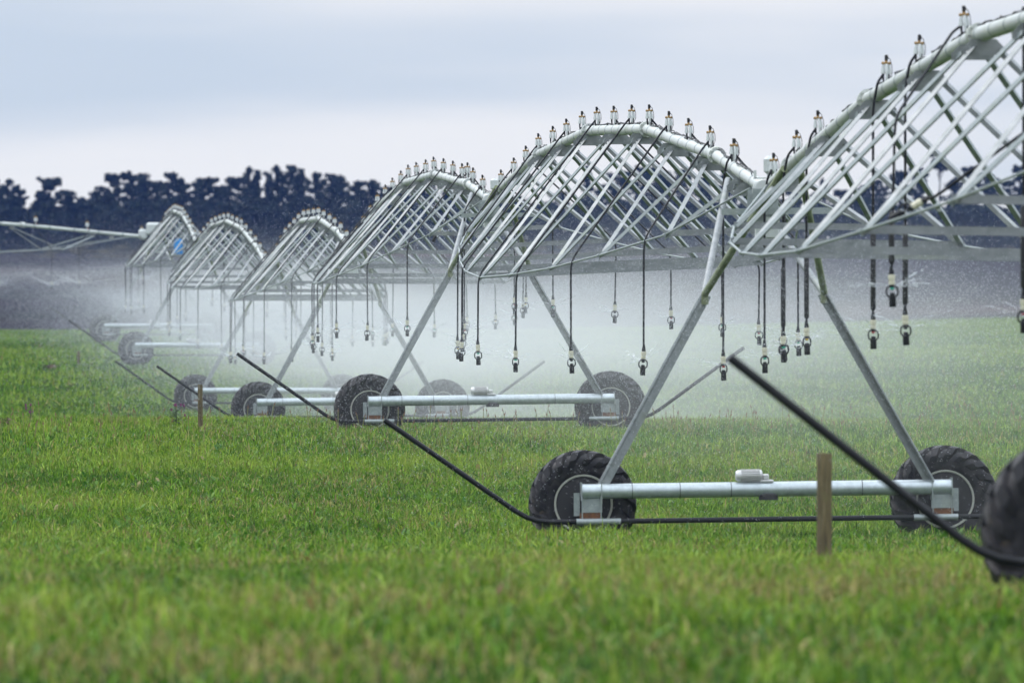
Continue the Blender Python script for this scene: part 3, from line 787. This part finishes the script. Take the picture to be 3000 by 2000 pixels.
def thistle(x, d, h, w, n, cols, label, flower=None):
    """spiny leaved plant: a stem with side stems (one mesh), leaves, flower heads"""
    X = (x - 1500) / F * d; g = gz(X, d); t = empty('thistle', (X, d, g)); tag(t, label, 'thistle', 'thistles in the pasture')
    rr = random.Random(x); st = MB(); tips = []
    st.tube([(0, 0, 0), (.01, 0, h * .5), (0, 0, h)], [.012, .009, .005], 6); tips.append(Vector((0, 0, h)))
    for k in range(5):
        a = rr.uniform(0, 6.28); z = h * rr.uniform(.3, .75); e = Vector((math.cos(a) * w * .42, math.sin(a) * w * .42, min(h * .98, z + h * rr.uniform(.15, .35))))
        st.tube([(0, 0, z), e * .6 + Vector((0, 0, z * .4)), e], [.007, .006, .004], 5); tips.append(e)
    lf = MB()
    for k in range(n):
        a = rr.uniform(0, 6.28); z = h * rr.uniform(.02, .9); L_ = w * .5 * (1.05 - .6 * z / h) * rr.uniform(.6, 1.1)
        d_ = Vector((math.cos(a), math.sin(a), rr.uniform(-.05, .55))); s_ = Vector((-math.sin(a), math.cos(a), 0)); vs = []; m_ = 5
        b0 = Vector((0, 0, z))
        for q in range(m_):
            f = q / (m_ - 1); ww = L_ * .16 * math.sin(math.pi * min(.98, f * .9 + .1)) * (1.4 if q % 2 else .6)
            p_ = b0 + d_ * L_ * f - Vector((0, 0, L_ * .35 * f * f)); vs += [p_ - s_ * ww, p_ + s_ * ww + Vector((0, 0, .004))]
        lf.add(vs, [(2 * q, 2 * q + 1, 2 * q + 3, 2 * q + 2) for q in range(m_ - 1)])
    st.build('stem', cols[0], t); lf.build('leaf', cols[1], t, smooth=False)
    if flower:
        for e in tips:
            f = MB(); f.lathe([(.006, -.02), (.018, 0), (.014, .014), (.02, .032), (.004, .034)], 10, 'Z', e); f.build('flower', flower, t)
ML1 = mat('thistle_leaf', (.055, .085, .045), .7); ML2 = mat('thistle_stem', (.06, .09, .04), .7); MFL = mat('thistle_flower', (.20, .03, .13), .7)
MD1 = mat('dead_thistle', (.12, .065, .045), .85); MD2 = mat('dead_thistle_stem', (.10, .07, .05), .85)
thistle(515, 150.5, .44, .40, 46, (ML2, ML1), 'grey green thistle with small purple heads left of the small fence post', MFL)
thistle(90, 163, .34, .24, 22, (ML2, ML1), 'slim dark thistle standing alone near the left edge', MFL)
thistle(22, 151, .20, .42, 40, (MD2, MD1), 'low rusty brown dead thistle at the left edge', None)
thistle(148, 290, .16, .9, 40, (MD2, MD1), 'flat brownish patch of dead thistle far off below the left wheel', None)

# ------------------------------------------------------------------ trees on the hill behind the field
M['tree'] = leaf_mat('tree_foliage', .15, .7); M['bark'] = mat('tree_bark', (.05, .042, .04), .9)
def tree_proto(kind, seed):
    """a trunk with limbs and a crown of leaf clumps, 1 unit tall; returns meshes"""
    r = np.random.default_rng(seed); m = MB()
    lean = r.uniform(-.03, .03)
    top = .97 if kind != 'dense' else .85
    pts = [(0, 0, -.03)] + [(lean * k + r.uniform(-.008, .008), r.uniform(-.008, .008), top * k / 5) for k in range(1, 6)]
    m.tube(pts, [.022, .018, .015, .011, .007, .003], 8)
    cl = []                                           # clump centres and radii
    limbs = []
    if kind in ('pine', 'gum'):
        lo, nb = (.26, 22) if kind == 'pine' else (.40, 14)
        for b in range(nb):
            z0 = lo + (.93 - lo) * (b + r.random()) / nb; a = b * 2.4 + r.uniform(-.5, .5)
            reach = (.30 * (1.08 - z0) ** .55 if kind == 'pine' else .27 * (1.02 - abs(z0 - .72)) ** 1.5) * r.uniform(.45, 1.0)
            rise = r.uniform(.01, .06) if kind == 'pine' else r.uniform(.03, .13)
            e = np.array((reach * math.cos(a) + lean * z0, reach * math.sin(a), min(.985, z0 + rise))); limbs.append((z0, e))
            for k in range(r.integers(5, 9)):
                f = r.uniform(.45, 1.12); q = r.uniform(.028, .070)
                cl.append((lean * z0 * (1 - f) + e[0] * f + r.normal(0, .022), e[1] * f + r.normal(0, .022), z0 + (e[2] - z0) * f + r.normal(0, .014), q))
        for (z0, e) in limbs:
            for k in range(2):
                f = r.uniform(.05, .55); cl.append((e[0] * f, e[1] * f, min(.93, z0 + r.uniform(-.05, .04)), r.uniform(.035, .06)))
        cl += [(r.normal(0, .03) + lean, r.normal(0, .03), .95 + r.normal(0, .02), .035) for _ in range(6)]
    elif kind == 'lollipop':
        for k in range(16):
            a = r.uniform(0, 6.28); q = r.uniform(0, .10); cl.append((q * math.cos(a), q * math.sin(a), .90 + r.normal(0, .035), r.uniform(.04, .06)))
        for k in range(12): a = r.uniform(0, 6.28); cl.append((.14 * math.cos(a), .14 * math.sin(a), r.uniform(.35, .62), .05))
    elif kind == 'bush':
        for k in range(22):
            a = r.uniform(0, 6.28); q = r.uniform(0, .34); cl.append((q * math.cos(a), q * math.sin(a), r.uniform(.1, .85 - q * .8), r.uniform(.09, .15)))
    else:
        for k in range(46):
            z = r.uniform(.05, .93); a = r.uniform(0, 6.28); q = .36 * math.sqrt(max(.05, 1 - ((z - .42) / .56) ** 2)) * r.uniform(.3, 1.0)
            cl.append((q * math.cos(a), q * math.sin(a), z, r.uniform(.06, .11)))
    for (z0, e) in limbs:
        b0 = Vector((lean * z0, 0, z0)); m.tube([b0, b0.lerp(Vector(e), .5) + Vector((0, 0, .012)), Vector(e)], [.008, .005, .002], 5)
    for (x, y, z, q) in cl[::3] if not limbs else ():   # limbs reach for some of the clumps
        z0 = max(.12, z - .10 - .3 * math.hypot(x, y)); b0 = Vector((lean * z0, 0, z0)); e = Vector((x, y, z))
        m.tube([b0, b0.lerp(e, .5) + Vector((0, 0, -.01)), e], [.006, .004, .002], 5)
    trunk = m.mesh('trunk', M['bark'])
    C = np.array(cl); per = 60 if limbs else 90
    n = len(C) * per; ci = np.repeat(np.arange(len(C)), per)
    d = r.normal(0, 1, (n, 3)); d /= np.linalg.norm(d, axis=1)[:, None]; d *= (r.random(n) ** (.85 if limbs else .5))[:, None]; d[:, 2] *= .6
    c = C[ci, :3] + d * C[ci, 3][:, None]
    sz = (r.uniform(.022, .045, n) if kind == 'dense' else r.uniform(.010, .021, n))[:, None]
    a = r.normal(0, 1, (n, 3)); a /= np.linalg.norm(a, axis=1)[:, None]; b = r.normal(0, 1, (n, 3)); b -= a * (a * b).sum(1)[:, None]; b /= np.linalg.norm(b, axis=1)[:, None]
    co = np.stack([c - a * sz, c - b * sz * .7, c + a * sz, c + b * sz * .7], 1).reshape(-1, 3)
    me = np_mesh('crown', co, np.arange(n * 4).reshape(-1, 4), False)
    base = np.array((.060, .052, .032) if kind == 'bush' else (.010, .017, .013)) * (1 + 1.3 * r.random((len(C), 1)))
    tint(me, np.repeat(base[ci] * r.uniform(.6, 1.4, (n, 1)), 4, 0)); me.materials.append(M['tree'])
    return trunk, me
PROT = {k: [tree_proto(k, 100 + 10 * q + s) for s in range(n)] for q, (k, n) in enumerate((('pine', 4), ('gum', 3), ('lollipop', 1), ('dense', 4)))}
ntree = 0
def add_tree(kind, x, ytop, d, wide, label, group):
    global ntree; ntree += 1
    X = (x - 1500) / F * d; g = gz(X, d) - .5; h = CAMZ + (1000 - ytop) / F * d - g
    t = empty('tree', (X, d, g)); tag(t, label, 'tree', group); t.rotation_euler = (0, 0, random.uniform(0, 6.28)); t.scale = (h * wide, h * wide, h)
    tr, cr = PROT[kind][ntree % len(PROT[kind])]; link('trunk', tr, t); link('crown', cr, t)
LABS = {}
tall = [(-60, 535, 'gum', .8), (-10, 528, 'pine', .8), (22, 528, 'gum', .75), (58, 548, 'pine', .8), (150, 520, 'gum', .85), (118, 560, 'pine', .9), (190, 556, 'gum', .9), (212, 590, 'pine', .9),
        (278, 560, 'pine', .7), (300, 545, 'gum', .7), (330, 507, 'gum', .62), (385, 504, 'pine', .8), (418, 506, 'pine', .75), (452, 530, 'gum', .9), (508, 508, 'gum', .75), (540, 530, 'pine', .8),
        (580, 520, 'pine', .6), (612, 522, 'gum', .9), (655, 540, 'pine', .9), (692, 518, 'gum', .8), (728, 492, 'gum', .62), (752, 500, 'pine', .5), (790, 522, 'pine', .6), (812, 488, 'gum', .7), (852, 483, 'gum', .62), (880, 496, 'pine', .55),
        (925, 508, 'gum', .7), (968, 508, 'gum', .8), (1000, 520, 'pine', .8), (1048, 532, 'gum', .8), (1092, 524, 'pine', .8), (1140, 545, 'gum', .9), (1190, 535, 'pine', .8), (1250, 540, 'gum', .8), (1310, 548, 'pine', .8),
        (1370, 560, 'gum', .8), (1440, 560, 'pine', .8), (1520, 575, 'gum', .8), (1590, 590, 'pine', .8), (1640, 560, 'gum', .7), (1722, 482, 'pine', .45), (1760, 545, 'gum', .7), (1822, 500, 'gum', .8), (1893, 488, 'gum', .8), (1940, 500, 'pine', .8),
        (1990, 495, 'gum', .8), (2060, 515, 'pine', .8), (2130, 500, 'gum', .8), (2200, 520, 'pine', .8), (2325, 552, 'gum', .8), (2385, 560, 'pine', .8), (2414, 524, 'pine', .4), (2470, 555, 'gum', .9), (2530, 545, 'pine', .9), (2577, 526, 'gum', .8),
        (2640, 500, 'gum', .6), (2692, 492, 'gum', .7), (2750, 446, 'lollipop', .75), (2800, 515, 'pine', .8), (2850, 492, 'gum', .8), (2905, 510, 'pine', .8), (2985, 486, 'gum', .8), (3045, 500, 'pine', .8), (3100, 510, 'gum', .8)]
named = {150: 'tall ragged tree alone in a gap at the far left of the treeline', 330: 'open crowned tree with sky showing through, right of the gap at left', 2750: 'tree with a bare trunk and round tuft on top, at right behind the struts',
         1722: 'thin pointed tree behind the big middle arch', 2414: 'thin pointed tree just right of the near tower joint', 508: 'round topped tree above the leftmost small arch', 728: 'broad tall tree, left half of the highest clump', 852: 'broad tall tree, right half of the highest clump'}
for x, yt, k, w in tall:
    add_tree(k, x, yt, 1345 + random.uniform(-15, 15), w, named.get(x, 'dark blue green tree standing up out of the treeline behind the field'), 'trees of the far shelterbelt' if x not in named else 'landmark trees of the far shelterbelt')
x = -170
while x < 3200:
    add_tree('dense', x, random.uniform(566, 618), 1325 + random.uniform(-12, 10), random.uniform(.75, 1.1), 'low dense dark tree filling the foot of the far treeline', 'low dense trees of the far shelterbelt')
    x += random.uniform(24, 34)

PROT['bush'] = [tree_proto('bush', 300 + q) for q in range(3)]
for k in range(44):
    x = -150 + 76 * k + random.uniform(-25, 25); d = random.uniform(1080, 1250)
    X = (x - 1500) / F * d; g = gz(X, d) - .3; h = random.uniform(1.6, 3.2); ntree += 1
    t = empty('bush', (X, d, g)); tag(t, 'brownish scrub bush on the dark slope between the field and the treeline', 'bush', 'scrub bushes on the far slope')
    t.rotation_euler = (0, 0, random.uniform(0, 6.28)); w = random.uniform(1.5, 3.0); t.scale = (h * w, h * w, h)
    tr, cr = PROT['bush'][k % 3]; link('trunk', tr, t); link('crown', cr, t)

# ------------------------------------------------------------------ water: drops, jets, drifting spray
def water():
    H = np.array(HEADS); n_per = (9500 * H[:, 3] * np.clip(H[:, 1] / 190, .35, 1.3)).astype(int)
    hi = np.repeat(np.arange(len(H)), n_per); n = len(hi)
    az = rng.random(n) * 6.283; el = np.radians(rng.normal(18, 9, n)); v = rng.uniform(4.5, 10.5, n)
    t = rng.random(n) ** .85 * 1.05
    fan = rng.random(n) < .5
    el = np.where(fan, np.radians(rng.normal(25, 2.5, n)), el); v = np.where(fan, rng.normal(8.2, .7, n), v); t = np.where(fan, t * .8, t)
    vx, vz = v * np.cos(el), v * np.sin(el)
    drag = (1 - np.exp(-1.1 * t)) / 1.1
    r = vx * drag + .05; z = vz * drag - 4.9 * t * t * .72
    jit = rng.normal(0, 1, (n, 3)) * np.where(fan, .02 + .14 * t, .05 + .30 * t)[:, None]
    P = np.stack([H[hi, 0] + np.cos(az) * r, H[hi, 1] + np.sin(az) * r, H[hi, 2] + z], -1) + jit * np.array([1, 1, .8])
    P[:, 0] -= .5 * t * rng.random(n)
    # finer drops carried up by the wind
    fl = rng.random(n) < .16
    P[fl, 2] += rng.exponential(.9, fl.sum()); P[fl, :2] += rng.normal(0, 1.5, (fl.sum(), 2))
    ok = P[:, 2] > ground_z(P[:, 0], P[:, 1], False) + .02
    P = P[ok]; n = len(P)
    s = rng.uniform(.0017, .0042, n) * (.8 + P[:, 1] / 500)
    v6 = np.array([[1, 0, -.4], [-.5, .87, -.4], [-.5, -.87, -.4], [0, 0, 1.3]]) * 1.15
    co = (P[:, None] + v6[None] * s[:, None, None]).reshape(-1, 3)
    q = np.array([[0, 1, 3], [1, 2, 3], [2, 0, 3], [1, 0, 2]])
    me = np_mesh('water_drops', co, (np.arange(n)[:, None, None] * 4 + q[None]).reshape(-1, 3), True)
    m = bpy.data.materials.new('water_drop'); m.use_nodes = True; b = m.node_tree.nodes['Principled BSDF']
    b.inputs['Base Color'].default_value = (.86, .88, .92, 1); b.inputs['Roughness'].default_value = .25; b.inputs['Specular IOR Level'].default_value = .5
    tr = m.node_tree.nodes.new('ShaderNodeBsdfTranslucent'); tr.inputs['Color'].default_value = (.9, .92, .95, 1)
    mx = m.node_tree.nodes.new('ShaderNodeMixShader'); mx.inputs[0].default_value = .45
    m.node_tree.links.new(b.outputs[0], mx.inputs[1]); m.node_tree.links.new(tr.outputs[0], mx.inputs[2])
    m.node_tree.links.new(mx.outputs[0], m.node_tree.nodes['Material Output'].inputs['Surface'])
    me.materials.append(m)
    o = link('water_drops', me); tag(o, 'fine white water drops flying from all the sprinklers', 'water drops', kind='stuff')
    # streaks of broken water close to each sprinkler
    j = MB(); rr = random.Random(5)
    for (x, y, z, sp) in HEADS:
        for k in range(10):
            a = rr.uniform(0, 6.28); e = math.radians(rr.uniform(8, 34)); L_ = rr.uniform(.15, .5) * (3.2 if sp > 1 else 1); st = rr.uniform(.03, .12)
            d = Vector((math.cos(a) * math.cos(e), math.sin(a) * math.cos(e), math.sin(e))); b0 = Vector((x, y, z)) + d * st
            j.tube([b0, b0 + d * L_ * .5 + Vector((0, 0, -.01)), b0 + d * L_ + Vector((0, 0, -.06))], [.003 * max(1, y / 150), (.004 + .005 * rr.random()) * max(1, y / 130), .0015], 5)
    m2 = bpy.data.materials.new('water_jet'); m2.use_nodes = True; nt = m2.node_tree; b = nt.nodes['Principled BSDF']
    b.inputs['Base Color'].default_value = (.9, .92, .95, 1); b.inputs['Roughness'].default_value = .4
    tc = nt.nodes.new('ShaderNodeTexCoord'); no = nt.nodes.new('ShaderNodeTexNoise'); no.inputs['Scale'].default_value = 17
    mr = nt.nodes.new('ShaderNodeMapRange'); mr.inputs['From Min'].default_value = .4; mr.inputs['From Max'].default_value = .75; mr.inputs['To Max'].default_value = .62
    nt.links.new(tc.outputs['Object'], no.inputs['Vector']); nt.links.new(no.outputs['Fac'], mr.inputs['Value']); nt.links.new(mr.outputs[0], b.inputs['Alpha'])
    o = j.build('water_jets', m2); tag(o, 'thin white jets of water leaving the sprinkler heads', 'water jets', kind='stuff')
water()

def volume_mat(name, col, dens, aniso=0.0):
    m = bpy.data.materials.new(name); m.use_nodes = True; nt = m.node_tree; nt.nodes.remove(nt.nodes['Principled BSDF'])
    v = nt.nodes.new('ShaderNodeVolumePrincipled'); v.inputs['Color'].default_value = (*col, 1); v.inputs['Density'].default_value = dens
    v.inputs['Anisotropy'].default_value = aniso; v.inputs['Density Attribute'].default_value = ''
    nt.links.new(v.outputs[0], nt.nodes['Material Output'].inputs['Volume']); return m

def spray_volume(name, origin, rz, length, hw, gpts, dpts, dens, label, hscale=1.0, shift=0.0, sig=5.0):
    """drifting spray: a body of air along a line of sprinklers whose density falls off sideways and with height above the ground"""
    z0 = min(p[1] for p in gpts) - .3; z1 = max(p[1] for p in gpts) + 5.2 * hscale
    me = MB(); me.box((0, length / 2, (z0 + z1) / 2), (2 * hw, length, z1 - z0))
    m = bpy.data.materials.new(name + '_air'); m.use_nodes = True; nt = m.node_tree; N = nt.nodes; L = nt.links; N.remove(N['Principled BSDF'])
    v = N.new('ShaderNodeVolumePrincipled'); v.inputs['Color'].default_value = (.985, .985, .985, 1); v.inputs['Density Attribute'].default_value = ''; v.inputs['Anisotropy'].default_value = .35
    L.new(v.outputs[0], N['Material Output'].inputs['Volume'])
    tc = N.new('ShaderNodeTexCoord'); sp = N.new('ShaderNodeSeparateXYZ'); L.new(tc.outputs['Object'], sp.inputs[0])
    def math_(op, a, b=None, c=None):
        n = N.new('ShaderNodeMath'); n.operation = op
        for k, q in enumerate((a, b, c)):
            if q is None: continue
            if isinstance(q, (int, float)): n.inputs[k].default_value = q
            else: L.new(q, n.inputs[k])
        return n.outputs[0]
    yn = math_('DIVIDE', sp.outputs['Y'], length)
    def curve(pts, lo, hi):
        c = N.new('ShaderNodeFloatCurve'); cv = c.mapping.curves[0]
        P = [(a / length, (b - lo) / (hi - lo)) for a, b in pts]
        while len(cv.points) < len(P): cv.points.new(.5, .5)
        for q, p in zip(cv.points, P): q.location = p; q.handle_type = 'AUTO_CLAMPED'
        c.mapping.update(); L.new(yn, c.inputs['Value'])
        return math_('MULTIPLY_ADD', c.outputs[0], hi - lo, lo)
    g = curve(gpts, min(p[1] for p in gpts) - .1, max(p[1] for p in gpts) + .1)
    h = math_('DIVIDE', math_('SUBTRACT', sp.outputs['Z'], g), hscale)
    lat = math_('POWER', math_('DIVIDE', math_('ABSOLUTE', math_('SUBTRACT', sp.outputs['X'], shift)), sig), 2.0)
    lat = math_('EXPONENT', math_('MULTIPLY', lat, -1.0))
    hh = math_('EXPONENT', math_('MULTIPLY', math_('POWER', math_('DIVIDE', math_('ABSOLUTE', math_('SUBTRACT', h, 1.9)), 1.15), 2.0), -1.0))
    hh = math_('MAXIMUM', hh, math_('MULTIPLY', math_('LESS_THAN', h, 1.9), .42))
    no = N.new('ShaderNodeTexNoise'); no.inputs['Scale'].default_value = .33; no.inputs['Detail'].default_value = 3
    mp = N.new('ShaderNodeMapping'); mp.inputs['Scale'].default_value = (1, .35, 1.6); L.new(tc.outputs['Object'], mp.inputs[0]); L.new(mp.outputs[0], no.inputs['Vector'])
    nz = math_('MAXIMUM', math_('MULTIPLY_ADD', no.outputs['Fac'], 3.2, -.65), .12)
    d = math_('MULTIPLY', math_('MULTIPLY', lat, hh), math_('MULTIPLY', nz, curve(dpts, 0, 1)))
    L.new(math_('MULTIPLY', d, dens), v.inputs['Density'])
    m.cycles.volume_step_rate = .3
    o = me.build('spray_mist', m, None, origin, False); o.rotation_euler = (0, 0, rz)
    tag(o, label, 'spray mist', kind='stuff')
D0 = 60.0; P0 = TOWERS[0].lerp(TOWERS[1], (D0 - TOWERS[0].y) / (TOWERS[1].y - TOWERS[0].y)); P0.z = 0
cs = math.cos(RZ)
gp = [((d - D0) / cs, gz(P0.x - (d - D0) * SLOPE, d)) for d in (60, 80, 99, 115, 130, 149, 160, 175, 195, 220, 245, 265, 280, 295, 320, 345, 385)]
dp = [((d - D0) / cs, q) for d, q in ((60, 0), (80, .10), (99, .20), (120, .30), (140, .45), (155, .75), (175, .95), (200, 1), (300, 1), (345, .9), (370, .3), (385, 0))]
spray_volume('spray_mist', P0, RZ, 325 / cs, 13.0, gp, dp, .0225, 'white cloud of drifting spray around the middle and far wheel towers', 1.0, 3.6, 4.6)
ar = math.atan2(-armdir.x, armdir.y)
A0 = armA - armdir * 8; gA = [(q, gz(A0.x + armdir.x * q, A0.y + armdir.y * q)) for q in (0, 8, 16, 24, 32, 40, 50)]
spray_volume('spray_mist', Vector((A0.x, A0.y, 0)), ar, 50, 9.0, gA, [(0, 0), (6, .8), (12, 1), (40, 1), (50, 0)], .0075, 'spray cloud drifting under the far side arm', 1.35, 0, 4.5)

def haze_box():
    m = MB(); m.box((0, 790, 30), (1500, 1640, 66)); o = m.build('haze', volume_mat('haze_air', (.15, .30, .90), .00006), None, None, False)
    tag(o, 'thin blue air between the camera and the far trees', 'haze', kind='stuff')
haze_box()
